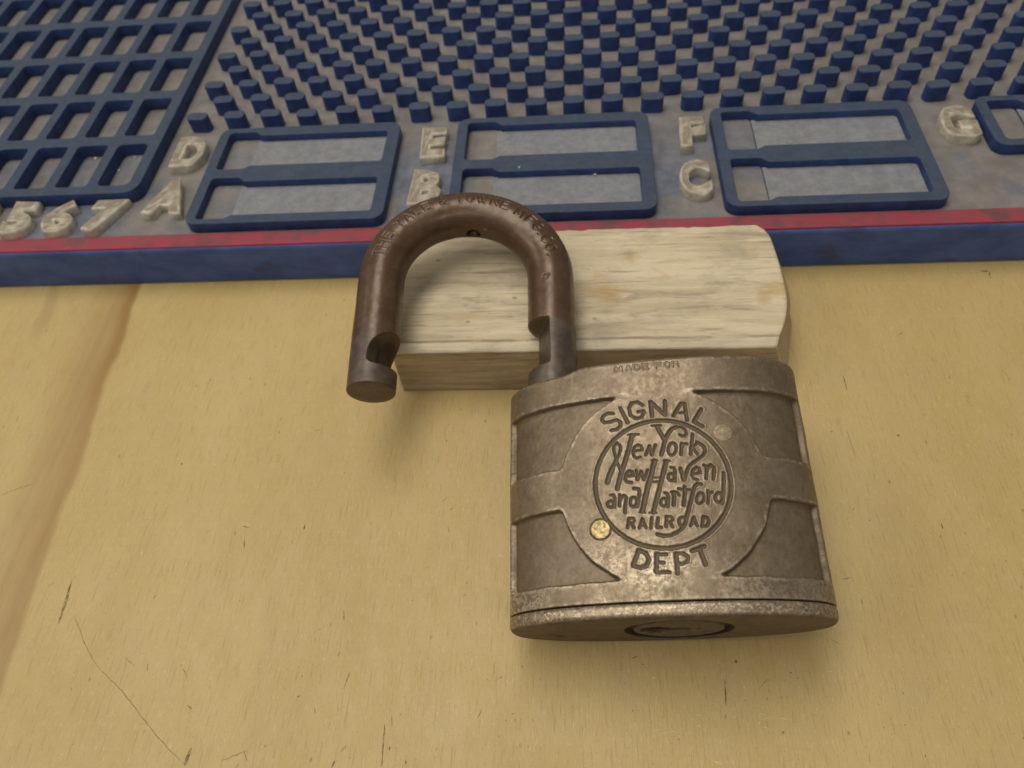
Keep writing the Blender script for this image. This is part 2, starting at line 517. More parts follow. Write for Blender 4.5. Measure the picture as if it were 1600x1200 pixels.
# ---------------------------------------------------------------- data measured on the padlock face (mm)
STROKES=[[0.77,-3.13,29.76,-3.75,27.62,-4.4,25.74,-5.04,24.11,-5.54,22.7,-6.13,20.71],[0.32,-3.76,29.99,-2.0,29.94],[0.48,-3.28,29.95,-3.15,29.41,-2.64,29.94],[0.45,-5.71,28.74,-6.28,28.22,-6.37,27.54,-6.16,26.6,-6.0,25.67,-5.64,24.5,-5.2,23.12],[0.45,-5.71,28.74,-5.16,28.1,-5.2,27.41,-5.52,26.53,-5.94,25.77],[0.64,-5.94,25.77,-6.48,24.81,-6.95,23.96],[0.9,-6.81,24.17,-7.26,23.2,-7.7,21.97],[0.43,-2.79,26.96,-1.62,27.09,-1.73,27.78,-2.29,28.06,-2.9,27.66,-3.17,26.76,-3.02,25.96,-2.62,25.69,-1.98,25.87],[0.48,-1.12,26.13,-0.37,27.72,-0.13,26.06,0.63,27.81],[0.36,0.33,31.29,1.81,31.22],[0.75,1.11,31.13,1.59,29.92,2.03,28.85],[0.66,1.42,25.99,1.98,27.71,2.34,28.83,2.95,29.82,3.52,30.41,4.29,30.74],[0.45,4.29,30.74,5.11,30.65,5.69,30.14,5.84,29.5,5.53,29.04,5.02,29.07,4.73,29.34],[0.43,3.89,26.83,3.74,26.35,3.49,25.98,3.2,25.78,2.92,25.8,2.7,26.03,2.6,26.43,2.62,26.92,2.77,27.4,3.02,27.78,3.32,27.98,3.6,27.96,3.82,27.72,3.92,27.32,3.89,26.83],[0.54,4.6,25.83,4.89,27.79],[0.43,4.91,27.16,5.3,27.7,5.75,27.62],[0.49,6.12,25.79,6.8,29.33],[0.41,6.5,26.84,7.42,27.83],[0.45,6.51,26.95,7.21,25.79],[0.51,7.33,27.91,7.9,27.5,8.47,26.86,8.53,26.18,8.09,25.47,7.21,24.84,6.34,24.28,5.56,23.6,5.11,22.63,4.71,21.35],[0.83,0.25,25.01,-0.44,22.84,-1.1,20.91,-1.65,19.11,-2.34,16.7],[0.3,-0.21,25.1,0.72,25.03],[0.73,2.12,24.82,1.25,22.17,0.29,19.19,-0.65,16.33],[0.3,1.74,24.9,2.66,24.83],[0.3,-2.81,16.47,-1.96,16.36],[0.3,-1.21,16.29,-0.11,16.22],[0.32,-0.49,22.13,1.24,22.06],[0.3,-0.65,21.45,0.88,21.34],[0.48,-4.6,22.73,-3.35,22.73,-3.51,23.36,-4.02,23.62,-4.57,23.17,-4.78,22.3,-4.56,21.73,-3.79,21.56],[0.45,-2.85,23.58,-2.8,21.92,-2.11,23.35,-1.75,21.83,-0.96,23.49],[0.41,2.77,23.69,3.31,23.55,3.4,22.79,3.23,21.27],[0.45,3.24,21.98,3.16,21.71,3.0,21.5,2.78,21.39,2.54,21.41,2.34,21.54,2.22,21.77,2.19,22.05,2.27,22.32,2.43,22.53,2.65,22.64,2.89,22.62,3.09,22.49,3.21,22.26,3.24,21.98],[0.54,4.29,23.45,4.51,21.47],[0.41,6.09,22.36,7.32,22.47,7.25,23.24,6.82,23.5,6.22,23.07,5.95,22.21,6.16,21.54,6.82,21.31],[0.49,8.06,23.77,8.43,23.46,8.14,21.45],[0.56,8.51,23.29,9.13,23.8,9.64,23.2,9.25,21.36],[0.43,-7.35,19.7,-6.77,19.69,-6.61,19.17,-6.75,17.62],[0.45,-6.84,18.14,-6.91,17.91,-7.07,17.73,-7.29,17.65,-7.53,17.67,-7.74,17.79,-7.88,17.99,-7.92,18.23,-7.85,18.46,-7.69,18.63,-7.47,18.72,-7.23,18.7,-7.02,18.57,-6.88,18.37,-6.84,18.14],[0.45,-5.83,19.65,-5.76,19.21,-6.0,17.72],[0.51,-5.66,19.04,-5.12,19.48,-4.75,19.02,-5.01,17.85,-5.15,16.53],[0.47,-3.12,18.19,-3.2,17.85,-3.37,17.58,-3.59,17.45,-3.83,17.46,-4.03,17.63,-4.16,17.92,-4.19,18.27,-4.11,18.62,-3.94,18.89,-3.72,19.02,-3.48,19.01,-3.28,18.83,-3.15,18.54,-3.12,18.19],[0.56,-3.45,20.52,-2.68,20.37,-2.58,19.72,-2.81,18.65,-3.1,17.44],[0.45,1.42,19.42,1.82,19.29,1.93,18.55,1.68,17.13],[0.45,1.66,17.84,1.58,17.56,1.42,17.34,1.2,17.23,0.97,17.24,0.77,17.38,0.65,17.62,0.62,17.91,0.69,18.19,0.86,18.41,1.08,18.52,1.31,18.51,1.51,18.37,1.63,18.13,1.66,17.84],[0.56,2.79,19.46,2.8,18.5,2.6,17.34],[0.41,2.44,19.5,3.34,19.39,3.64,18.9],[0.56,4.6,20.27,4.58,19.25,4.15,17.2],[0.41,3.64,19.97,5.57,19.67],[0.58,7.26,20.52,6.78,20.7,6.23,20.29,5.83,19.29,5.39,17.93,4.84,16.38,4.44,15.36,4.2,14.33,3.68,13.53,2.83,12.91,1.71,12.44,0.62,12.44,-0.06,12.58,-0.29,12.72],[0.39,7.44,18.21,7.28,17.81,7.04,17.5,6.77,17.33,6.52,17.34,6.33,17.53,6.25,17.86,6.29,18.26,6.45,18.66,6.69,18.97,6.96,19.14,7.22,19.13,7.4,18.94,7.48,18.62,7.44,18.21],[0.47,8.24,19.46,8.19,18.56,7.93,17.35],[0.41,8.33,18.95,8.89,19.22],[0.49,10.36,18.23,10.26,17.87,10.07,17.59,9.82,17.44,9.57,17.44,9.36,17.61,9.23,17.9,9.22,18.26,9.31,18.61,9.51,18.89,9.75,19.05,10.01,19.04,10.22,18.88,10.35,18.59,10.36,18.23],[0.58,10.99,22.35,10.83,20.72,10.52,19.02,10.17,17.28],[0.47,-4.9,14.09,-4.54,15.64],[0.36,-4.5,15.58,-3.84,15.59,-3.68,15.21,-3.99,14.79,-4.5,14.8],[0.47,-4.2,14.72,-3.89,14.02],[0.43,-3.04,13.92,-2.44,15.34,-1.95,13.85],[0.3,-2.72,14.29,-2.12,14.25],[0.51,-0.97,15.45,-1.25,13.75],[0.49,0.02,15.34,-0.28,13.8,0.42,13.76],[0.47,1.14,13.87,1.36,15.52],[0.36,1.38,15.5,2.18,15.45,2.31,14.95,1.9,14.58,1.4,14.58],[0.47,1.79,14.51,2.17,13.77],[0.45,4.24,14.54,4.15,14.23,3.99,13.98,3.77,13.86,3.54,13.87,3.35,14.02,3.24,14.27,3.21,14.59,3.29,14.9,3.46,15.14,3.68,15.27,3.91,15.26,4.1,15.11,4.22,14.85,4.24,14.54],[0.43,4.93,13.83,5.56,15.2,5.92,13.76],[0.3,5.21,14.16,5.75,14.14],[0.47,6.62,13.63,6.99,15.22],[0.47,6.99,15.22,7.63,14.99,7.8,14.39,7.41,13.7,6.67,13.63],[0.58,-6.06,34.16,-6.9,34.38,-7.73,33.94,-8.03,33.19,-7.64,32.65,-6.59,32.73,-5.54,32.93,-4.9,32.47,-4.95,31.7,-5.65,31.17,-6.56,31.1],[0.64,-4.79,35.12,-3.68,32.24],[0.58,-0.98,35.27,-1.73,35.94,-2.75,35.85,-3.29,34.92,-3.13,33.55,-2.21,32.82,-1.24,33.04,-0.82,33.89,-0.9,34.14,-1.74,34.08],[0.69,0.48,33.07,0.4,35.78,2.63,33.09,2.85,35.7],[0.58,3.96,32.77,5.45,35.02,6.05,34.98,6.16,31.85],[0.46,5.03,33.26,6.03,33.26],[0.69,8.67,33.74,7.25,31.54,8.55,30.65],[0.71,-4.46,8.01,-3.4,10.4],[0.71,-3.4,10.4,-2.3,9.84,-1.88,8.86,-2.35,7.91,-3.3,7.6,-4.41,8.0],[0.71,-0.69,9.65,-0.94,6.89],[0.56,-0.7,9.58,0.81,9.51],[0.56,-0.61,8.28,0.31,8.21],[0.6,-0.92,6.86,1.05,6.73],[0.75,2.26,6.55,2.24,9.51],[0.58,2.24,9.53,3.29,9.56,4.06,8.98,3.89,8.25,3.04,7.89,2.37,7.96],[0.68,4.75,9.87,6.63,10.52],[0.75,5.9,10.05,6.54,7.71]]
MARKS=[[0.15,-96.5,-42.0,-92.1,-47.5,-88.5,-51.3],[0.19,-88.5,-51.3,-82.0,-55.7,-73.1,-63.0,-67.0,-67.2],[0.75,-99.7,-34.9,-99.2,-39.9,-99.0,-44.0],[0.88,-66.4,-64.6,-66.6,-66.0,-66.8,-67.4],[0.28,-69.3,-57.8,-68.1,-58.5],[0.38,-44.1,-40.6,-43.7,-42.5],[0.19,-60.6,-66.5,-56.4,-64.8],[0.19,-57.2,-64.8,-56.2,-66.5],[0.25,-81.7,-38.8,-81.6,-37.9],[0.25,-69.2,-24.5,-69.1,-25.5],[0.25,-67.9,-23.4,-66.2,-23.9],[0.25,-66.9,-26.4,-66.4,-28.4],[0.25,-55.1,-23.2,-55.0,-24.2],[0.15,-83.7,-49.8,-81.0,-51.4],[0.25,-78.8,-51.0,-78.5,-52.1],[0.38,-49.8,-56.1,-49.1,-55.8],[0.25,-46.3,-57.7,-46.0,-58.9],[0.12,-41.1,-51.7,-41.7,-54.6],[0.62,-41.2,-66.0,-41.6,-67.2],[0.38,-33.6,-60.1,-33.4,-63.6,-33.2,-66.9],[0.25,-32.6,-58.7,-32.3,-60.5],[0.12,-41.0,-51.7,-41.7,-54.0],[0.5,-32.2,-63.6,-32.3,-64.3],[0.38,-29.3,-65.6,-29.2,-66.4],[0.25,-10.6,-49.9,-10.4,-50.6],[0.28,-16.6,-52.4,-16.3,-52.7],[0.25,-13.0,-59.0,-12.9,-59.3],[0.38,-11.4,-58.9,-11.4,-59.4],[0.25,-10.5,-58.8,-10.3,-59.0],[0.25,8.5,-48.6,9.6,-48.1],[0.25,10.3,-49.4,10.6,-49.6],[0.31,24.0,-51.7,24.0,-53.7,23.8,-56.2],[0.88,26.2,-48.5,26.5,-49.0],[0.5,35.2,-50.4,35.3,-50.6],[0.38,36.3,-51.3,36.3,-51.5],[0.62,32.4,-59.8,32.4,-60.3],[0.62,15.5,-61.3,15.6,-61.6],[0.38,44.5,-49.2,44.7,-49.3],[0.25,30.7,-54.5,30.6,-55.2],[0.15,29.7,-52.9,31.6,-51.5],[0.25,49.8,-37.5,49.7,-38.4],[0.38,71.2,-24.6,71.4,-24.7],[0.5,76.6,-30.0,76.8,-30.2],[0.38,54.6,-22.0,54.8,-22.0],[0.38,67.6,-22.6,67.5,-23.9],[0.38,53.9,-62.7,53.8,-63.2],[0.25,47.1,-33.8,48.9,-33.4],[0.38,57.0,12.3,57.1,10.3,57.1,8.4],[0.62,94.5,42.5,96.5,42.4],[0.5,96.5,42.4,96.2,39.9],[0.15,54.8,-1.5,55.0,-4.9,55.3,-8.2],[0.38,51.5,-1.9,52.1,-2.0],[0.62,64.4,-2.9,65.0,-3.1],[0.5,86.4,-2.9,86.8,-3.2],[0.25,76.7,17.1,76.7,15.7],[0.38,80.6,6.7,81.2,6.1],[0.25,101.6,37.9,101.8,36.8],[0.25,-128.1,2.2,-128.3,4.3],[0.5,-85.4,-8.5,-85.1,-9.1],[0.38,-57.4,-0.5,-56.8,-0.7],[0.19,-123.4,-16.4,-120.1,-14.6,-116.5,-13.4],[0.31,-101.0,37.5,-100.2,38.2],[0.25,-55.2,-24.2,-55.1,-23.0],[0.38,-49.2,-11.1,-48.9,-11.2]]


# ---------------------------------------------------------------- table
v, f = box(-700, 700, -400, 700, -25, 0)
table = link("table_top", mesh_mm("table_top", v, f), None, M_table)
tag(table, "yellow varnished wooden workbench top with scratches and brown grain streak", kind="structure")


def ribbon(pts, w, z, V, F):
    pts = np.array(pts).reshape(-1, 2)
    # resample and jitter
    L = np.r_[0, np.cumsum(np.hypot(*np.diff(pts, axis=0).T))]
    n = max(3, int(L[-1] / .7) + 2)
    s = np.linspace(0, L[-1], n)
    P = np.c_[np.interp(s, L, pts[:, 0]), np.interp(s, L, pts[:, 1])]
    if L[-1] > 2: P += rng.normal(0, .05, P.shape)
    T = np.gradient(P, axis=0)
    T /= np.linalg.norm(T, axis=1)[:, None] + 1e-9
    N = np.c_[-T[:, 1], T[:, 0]]
    prof = np.sqrt(np.clip(1 - np.abs(np.linspace(-1, 1, n)) ** 2.2, .04, 1)) * rng.uniform(.65, 1.15, n)
    b = len(V)
    for k in range(n):
        for sg in (1, -1):
            q = P[k] + sg * N[k] * w / 2 * prof[k]
            V.append((q[0], q[1], z))
    for k in range(n - 1):
        a = b + 2 * k
        F.append((a, a + 1, a + 3, a + 2))


V, F = [], []
for mk in MARKS:
    ribbon(mk[1:], mk[0] * .75, .03, V, F)
for k in range(150):
    x, y = rng.uniform(-100, 100), -78 + 95 * rng.beta(1.1, 1.9)
    if rng.random() < .25: x, y = rng.uniform(-125, 120), rng.uniform(-60, 42)
    ln = rng.choice([.3, .5, .8, 1.6], p=[.4, .3, .2, .1])
    a = math.radians(90 + rng.normal(0, 28))
    ribbon([(x, y), (x + ln * math.cos(a) / 2, y + ln * math.sin(a) / 2), (x + ln * math.cos(a), y + ln * math.sin(a))],
           rng.uniform(.08, .2), .03, V, F)
marks = link("scratch_marks", mesh_mm("scratch_marks", V, F), table, M_mark)
tag(marks, kind="stuff")

V, F = [], []
for k in range(46):
    if k < 22: x, y = rng.normal(22, 7), rng.normal(-61, 3.5)
    elif k < 30: x, y = rng.normal(-80, 12), rng.normal(25, 9)
    else: x, y = rng.uniform(-100, 95), rng.uniform(-68, 35)
    ln, a = rng.uniform(.4, 1.8), math.radians(rng.choice([rng.normal(0, 12), rng.normal(80, 20)]))
    ribbon([(x, y), (x + ln / 2 * math.cos(a), y + ln / 2 * math.sin(a) + .03), (x + ln * math.cos(a), y + ln * math.sin(a))],
           rng.uniform(.05, .12), .035, V, F)
tag(link("pale_scratches", mesh_mm("pale_scratches", V, F), table, M_pale), kind="stuff")

# ---------------------------------------------------------------- locksmith's mat
MZ = 11.86
mat = empty("pinning_mat")
tag(mat, "blue rubber locksmith pinning mat with raised pegs, trays and cream letters", "mat")

prof = [(45.9, 0), (45.4, .5), (45.3, 2), (45.3, MZ - .9), (45.5, MZ - .35), (46.0, MZ), (260, MZ), (260, 0)]
xs = [-330, 230]
V = [(x, y, z) for x in xs for y, z in prof]
n = len(prof)
F = [(k, (k + 1) % n, (k + 1) % n + n, k + n) for k in range(n)] + [tuple(range(n))[::-1], tuple(range(n, 2 * n))]
base = link("base", mesh_mm("mat_base", V, F), mat, M_floor)
me = flat_curve("red_stripe", [[(-329, 45.85), (229, 45.85), (229, 50.3), (-329, 50.3)]], MZ - .2, MZ + .45, .12)
link("red_stripe", me, base, M_stripe)

# big compartment tray on the left
x1, pitch, wide = -112.9, 11.6, 8.75
outer = rrect(-330 + 10, x1, 63.0, 240, 4.0)
holes = []
for r in range(8):
    y0 = 66.1 + 21.4 * r
    for c in range(10):
        x0 = -124.75 - pitch * c
        holes.append(rrect(x0, x0 + wide, y0, y0 + 17.5, 1.0 if (r or c) else 1.6, 2))
me = flat_curve("compartment_tray", [outer] + holes, MZ - .3, MZ + 3.7, .12)
tag(link("compartment_tray", me, mat, M_frame), "blue tray of narrow rectangular compartments")

# lettered double trays
def tray(x0, slots):
    y0 = 50.9 if slots == 2 else 69.6
    loops = [rrect(x0, x0 + 50.3, y0, 89.7, 3.0)]
    ys = [(72.0, 87.7), (52.7, 68.4)][:slots]
    for a, b in ys:
        xa, xb = x0 + 2.7, x0 + 47.0
        xs = x0 + 10.0
        loops.append([(xa + .7, a), (xs, a), (xs + 1.9, a + 1.2), (xb - .6, a + 1.2), (xb, a + 1.8), (xb, b - 2.3), (xb - .6, b - 1.7),
                      (xs + 1.9, b - 1.7), (xs, b), (xa + .7, b), (xa, b - .7), (xa, a + .7)])
    t = link("tray", flat_curve("tray", loops, MZ - .3, MZ + 2.95, .12), mat, M_frame)
    for a, b in ys:
        v, f = box(x0 + 10.6, x0 + 47.6, a + .7, b - 1.2, MZ - .2, MZ + .95)
        link("floor_panel", mesh_mm("floor_panel", v, f), t, M_panel)
        v, f = box(x0 + 2.2, x0 + 10.55, a - .5, b + .5, MZ - .2, MZ + .35)
        link("floor_panel", mesh_mm("floor_panel", v, f), t, M_floor)
    return t


for x0, s in ((-97.0, 2), (-31.0, 2), (35.3, 2), (101.3, 1)):
    tray(x0, s)

# rubber pegs
def peg_mesh():
    V, F = [], []
    lay = [(0, 2.98, 1.80), (.3, 2.95, 1.76), (4.05, 2.92, 1.74), (4.32, 2.86, 1.68), (4.41, 2.72, 1.54)]
    nn = 0
    for z, a, b in lay:
        ring = rrect(-a, a, -b, b, 1.35, 4)
        nn = len(ring)
        V += [(x, y, MZ - .1 + z) for x, y in ring]
    for k in range(len(lay) - 1):
        for j in range(nn):
            F.append((k * nn + j, k * nn + (j + 1) % nn, (k + 1) * nn + (j + 1) % nn, (k + 1) * nn + j))
    F.append(tuple(range((len(lay) - 1) * nn, len(lay) * nn)))
    me = mesh_mm("peg", V, F)
    me.materials.append(M_pin)
    return me


pm = peg_mesh()
for r in range(11):
    for c in range(25):
        x = -105 + 10.5 * (c + (.5 if r % 2 else 0))
        y = 94.5 + 7.727 * r
        o = link("peg", pm, mat)
        o.location = Vector((x + rng.normal(0, .10), y + rng.normal(0, .10), rng.normal(0, .06))) * MM
        o.rotation_euler = (rng.normal(0, .012), rng.normal(0, .012), rng.normal(0, .03))

# cream letters and numerals
def glyph(ch, x, y, h, name, rot=0.0, sx=1.0):
    cu = bpy.data.curves.new("glyph", 'FONT')
    cu.body = ch
    cu.size = h / .70 * MM
    cu.align_x = 'CENTER'
    cu.extrude = .0013
    cu.offset = .00035
    cu.bevel_depth = .0007
    cu.bevel_resolution = 2
    cu.resolution_u = 5
    me = curve_mesh(cu, "glyph", 0)
    me.transform(Matrix.Rotation(rot, 4, 'Z') @ Matrix.Diagonal((sx, 1, 1, 1)))
    co = np.array([v_.co for v_ in me.vertices]) / MM
    sd_ = ord(ch)
    co[:, 0] += vnoise(co[:, 0], co[:, 1], 2.6, sd_) * .32
    co[:, 1] += vnoise(co[:, 0], co[:, 1], 2.6, sd_ + 1) * .32
    co[:, 2] += (co[:, 2] > 0) * (vnoise(co[:, 0], co[:, 1], 2.2, sd_ + 2) * .45 - .15)
    me.vertices.foreach_set("co", (co * MM).ravel())
    o = link(name, me, mat, M_letter)
    o.location = Vector((x, y, MZ + .75)) * MM
    tag(o, ("cream raised letter " if ch.isalpha() else "cream raised numeral ") + ch)
    return o


for ch, x, y, sx in (("D", -104.2, 75.6, .70), ("A", -104.8, 57.2, .76), ("E", -37.4, 75.6, .82), ("B", -37.8, 57.6, .84),
                     ("F", 29.7, 75.8, .82), ("C", 29.0, 57.6, .66), ("G", 95.6, 75.2, .74)):
    glyph(ch, x, y, 11.0, "letter", rng.normal(0, .03), sx)
for ch, x in (("5", -142.8), ("6", -131.8), ("7", -120.3), ("4", -154)):
    glyph(ch, x, 51.3, 10.2, "numeral", rng.normal(0, .02), .98)

# crumbs caught on the mat
V, F = [], []
for k in range(46):
    if k < 6:
        x, y, z = [(-121.5, 82.5, 12.1), (-124.2, 77.0, 12.1), (-133, 82.8, 12.1), (-14, 68.0, 15), (-66, 54.5, 13.1), (5, 66.5, 13.1)][k]
        s = rng.uniform(.35, .55)
    else:
        x, y, z, s = rng.uniform(-160, 110), rng.uniform(50.5, 150), MZ + .05, rng.uniform(.08, .2)
    b = len(V)
    for dx, dy, dz in ((1, 0, 0), (-1, .2, 0), (0, 1, 0), (.1, -1, 0), (0, 0, 1), (0, 0, -1)):
        V.append((x + s * dx * rng.uniform(.6, 1.2), y + s * dy * rng.uniform(.6, 1.2), z + s * dz * .7))
    for t3 in ((0, 2, 4), (2, 1, 4), (1, 3, 4), (3, 0, 4), (2, 0, 5), (1, 2, 5), (3, 1, 5), (0, 3, 5)):
        F.append(tuple(b + q for q in t3))
crumbs = link("crumbs", mesh_mm("crumbs", V, F), None, M_crumb)
tag(crumbs, "tiny pale crumbs scattered over the blue mat", "crumbs", kind="stuff")

# ---------------------------------------------------------------- wooden block
def wood_block():
    y0, y1, h = 9.7, 45.0, 14.95
    # section: rounded rectangle in (y, z), worn front top edge
    sec = []
    def arc(cy, cz, r, a0, a1, n):
        for k in range(n + 1):
            a = math.radians(a0 + (a1 - a0) * k / n)
            sec.append((cy + r * math.cos(a), cz + r * math.sin(a)))
    def line(p, q, n):
        for k in range(1, n):
            sec.append((p[0] + (q[0] - p[0]) * k / n, p[1] + (q[1] - p[1]) * k / n))
    arc(y1 - .8, .8, .8, -90, 0, 3)
    line((y1, .8), (y1, h - 1.0), 12)
    arc(y1 - 1.0, h - 1.0, 1.0, 0, 90, 4)
    line((y1 - 1, h), (y0 + 2.0, h), 40)
    sec += [(y0 + 2.0, h), (y0 + 1.75, h - .05), (y0 + 1.5, h - .22), (y0 + .8, h - .74), (y0 + .22, h - 1.25), (y0 + .08, h - 1.45), (y0 + .05, h - 1.75)]
    line((y0 + .05, h - 1.75), (y0, .6), 14)
    arc(y0 + .6, .6, .6, 180, 270, 3)
    sec.append(((y0 + y1) / 2, 0))
    sec = np.array(sec)
    nc = len(sec)
    ys, zs = sec[:, 0], sec[:, 1]
    ty = (ys - y0) / (y1 - y0)
    tz = zs / h
    # right end: bowed in plan, leaning outward to the foot; corners cut back
    xr = 44.0 - 1.2 * np.clip((ty - .5) / .5, 0, 1) ** 2 - 2.6 * np.clip((ty - .86) / .14, 0, 1) ** 2.2 - 4.2 * np.clip((.45 - ty) / .45, 0, 1) ** 2.2 + (1 - tz) * 4.5
    xl = -42.3 + 3.2 * np.clip((.18 - ty) / .18, 0, 1) ** 2 + 1.5 * np.clip((ty - .85) / .15, 0, 1) ** 2
    ns = 140
    rings = []
    cy, cz = (y0 + y1) / 2, h / 2
    for k, (inset, dx) in enumerate(((.55, 0.35), (.94, .28), (.985, .1))):
        rings.append(np.c_[xl - .3 + dx * -1 + .35, cy + (ys - cy) * inset, cz + (zs - cz) * inset])
    rings[0] = np.c_[np.full(nc, xl.min() - .1), cy + (ys - cy) * .05, cz + (zs - cz) * .05]
    for u in np.linspace(0, 1, ns):
        x = xl + .3 + (xr - .3 - xl - .3) * u
        # wear: wobbling edges, shallow dents
        ny = vnoise(x, ys * 0 + zs * .6, 5, 3) * .10 + vnoise(x, zs, 1.3, 4) * .04
        nz = vnoise(x, ys, 7, 5) * .12 + vnoise(x * .5, ys, .9, 6) * .05
        back = np.clip((ys - (y1 - 2.5)) / 2.5, 0, 1) * (tz > .7)
        nz = nz - back * np.abs(vnoise(x, ys * 0, 2.2, 8)) * .5
        tt = np.where(tz > .9, 1, 0)
        rings.append(np.c_[x, ys + ny * (1 - tt) * (tz > .05), zs + nz * tt * (tz > .05)])
    xe = lambda k: cy + (ys - cy) * k
    rings.append(np.c_[xr, cy + (ys - cy) * .985, cz + (zs - cz) * .97])
    rings.append(np.c_[xr + .15, cy + (ys - cy) * .93, cz + (zs - cz) * .9])
    xm = 44.3 + (1 - .5) * 4.5
    rings.append(np.c_[xr * .4 + xm * .6 + .2, cy + (ys - cy) * .5, cz + (zs - cz) * .5])
    rings.append(np.c_[np.full(nc, xm + .35), cy + (ys - cy) * .02, cz + (zs - cz) * .02])
    P = np.concatenate(rings)
    P[:, 2] = np.maximum(P[:, 2], 0.02)
    F = grid_faces(len(rings), nc, True, flip=True)
    me = mesh_mm("wooden_block", P, F)
    return me


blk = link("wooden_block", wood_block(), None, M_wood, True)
tag(blk, "pale worn pine block with stains under the padlock shackle", "block")

# ---------------------------------------------------------------- padlock
lock = empty("padlock")
tag(lock, "old bronze padlock with engraved railroad lettering and open brown shackle", "padlock")
LM = ((0.99192485, -0.02301575, -0.12472119), (0.00186438, 0.98593572, -0.16711459), (0.12681334, 0.16553259, 0.97801704))
m = Matrix(LM).to_4x4()
m.translation = Vector((14.014, -47.545, 11.96)) * MM
lock.matrix_world = m

A, B, N, H = 26.1, 11.19, 2.35, 44.15
CX, CY = 1.1, 21.3


def outline(nf, nb):
    """closed section, front arc (nf points, right to left) then back arc (nb)"""
    t = np.linspace(0, math.pi, 20001)
    c, s = np.cos(t), np.sin(t)
    x = A * np.sign(c) * np.abs(c) ** (2 / N)
    z = B * np.abs(s) ** (2 / N)
    L = np.r_[0, np.cumsum(np.hypot(np.diff(x), np.diff(z)))]
    sf = np.linspace(0, L[-1], nf)
    sb = np.linspace(0, L[-1], nb + 2)[1:-1]
    fx, fz = np.interp(sf, L, x), np.interp(sf, L, z)
    bx, bz = -np.interp(sb, L, x), -np.interp(sb, L, z)
    X, Z = np.r_[fx, bx], np.r_[fz, bz]
    tx = np.roll(X, -1) - np.roll(X, 1)
    tz = np.roll(Z, -1) - np.roll(Z, 1)
    ln = np.hypot(tx, tz)
    nx, nz = tz / ln, -tx / ln
    return X, Z, nx, nz


def flip_check(nx, nz, X, Z):
    return (nx * X + nz * Z).sum() < 0


def stroke_text(text, x0, y0, w, h, adv, width, font):
    out = []
    x = x0
    for ch in text:
        for pl in font.get(ch, []):
            out.append([width] + [q for px, py in zip(pl[::2], pl[1::2]) for q in (x + px * w, y0 + py * h)])
        x += adv * (.55 if ch in '. ' else 1.25 if ch in 'MW' else 1)
    return out, x


FONT = {
    'T': [(0, 1, 1, 1), (.5, 1, .5, 0)], 'H': [(0, 0, 0, 1), (1, 0, 1, 1), (0, .5, 1, .5)],
    'E': [(1, 1, 0, 1, 0, 0, 1, 0), (0, .5, .8, .5)], 'Y': [(0, 1, .5, .5, 1, 1), (.5, .5, .5, 0)],
    'A': [(0, 0, .5, 1, 1, 0), (.2, .38, .8, .38)], 'L': [(0, 1, 0, 0, 1, 0)],
    '&': [(1, 0, .2, .75, .45, 1, .7, .78, .05, .3, .3, 0, .7, .1, 1, .45)],
    'O': [(.5, 1, .1, .8, 0, .5, .1, .2, .5, 0, .9, .2, 1, .5, .9, .8, .5, 1)],
    'W': [(0, 1, .3, 0, .6, .8, .9, 0, 1.2, 1)], 'N': [(0, 0, 0, 1, 1, 0, 1, 1)],
    'M': [(0, 0, .1, 1, .6, .2, 1.1, 1, 1.2, 0)], 'F': [(0, 0, 0, 1, 1, 1), (0, .5, .8, .5)],
    'G': [(1, .8, .7, 1, .3, 1, 0, .6, .1, .2, .5, 0, 1, .2, 1, .45, .6, .45)],
    'C': [(1, .8, .7, 1, .3, 1, 0, .6, .1, .2, .5, 0, 1, .2)], '.': [(.1, 0, .12, .05)],
    'D': [(0, 0, 0, 1, .6, .95, 1, .6, .95, .25, .5, 0, 0, 0)],
    'R': [(0, 0, 0, 1, .8, .95, .9, .7, .7, .5, 0, .5), (.5, .5, 1, 0)],
}


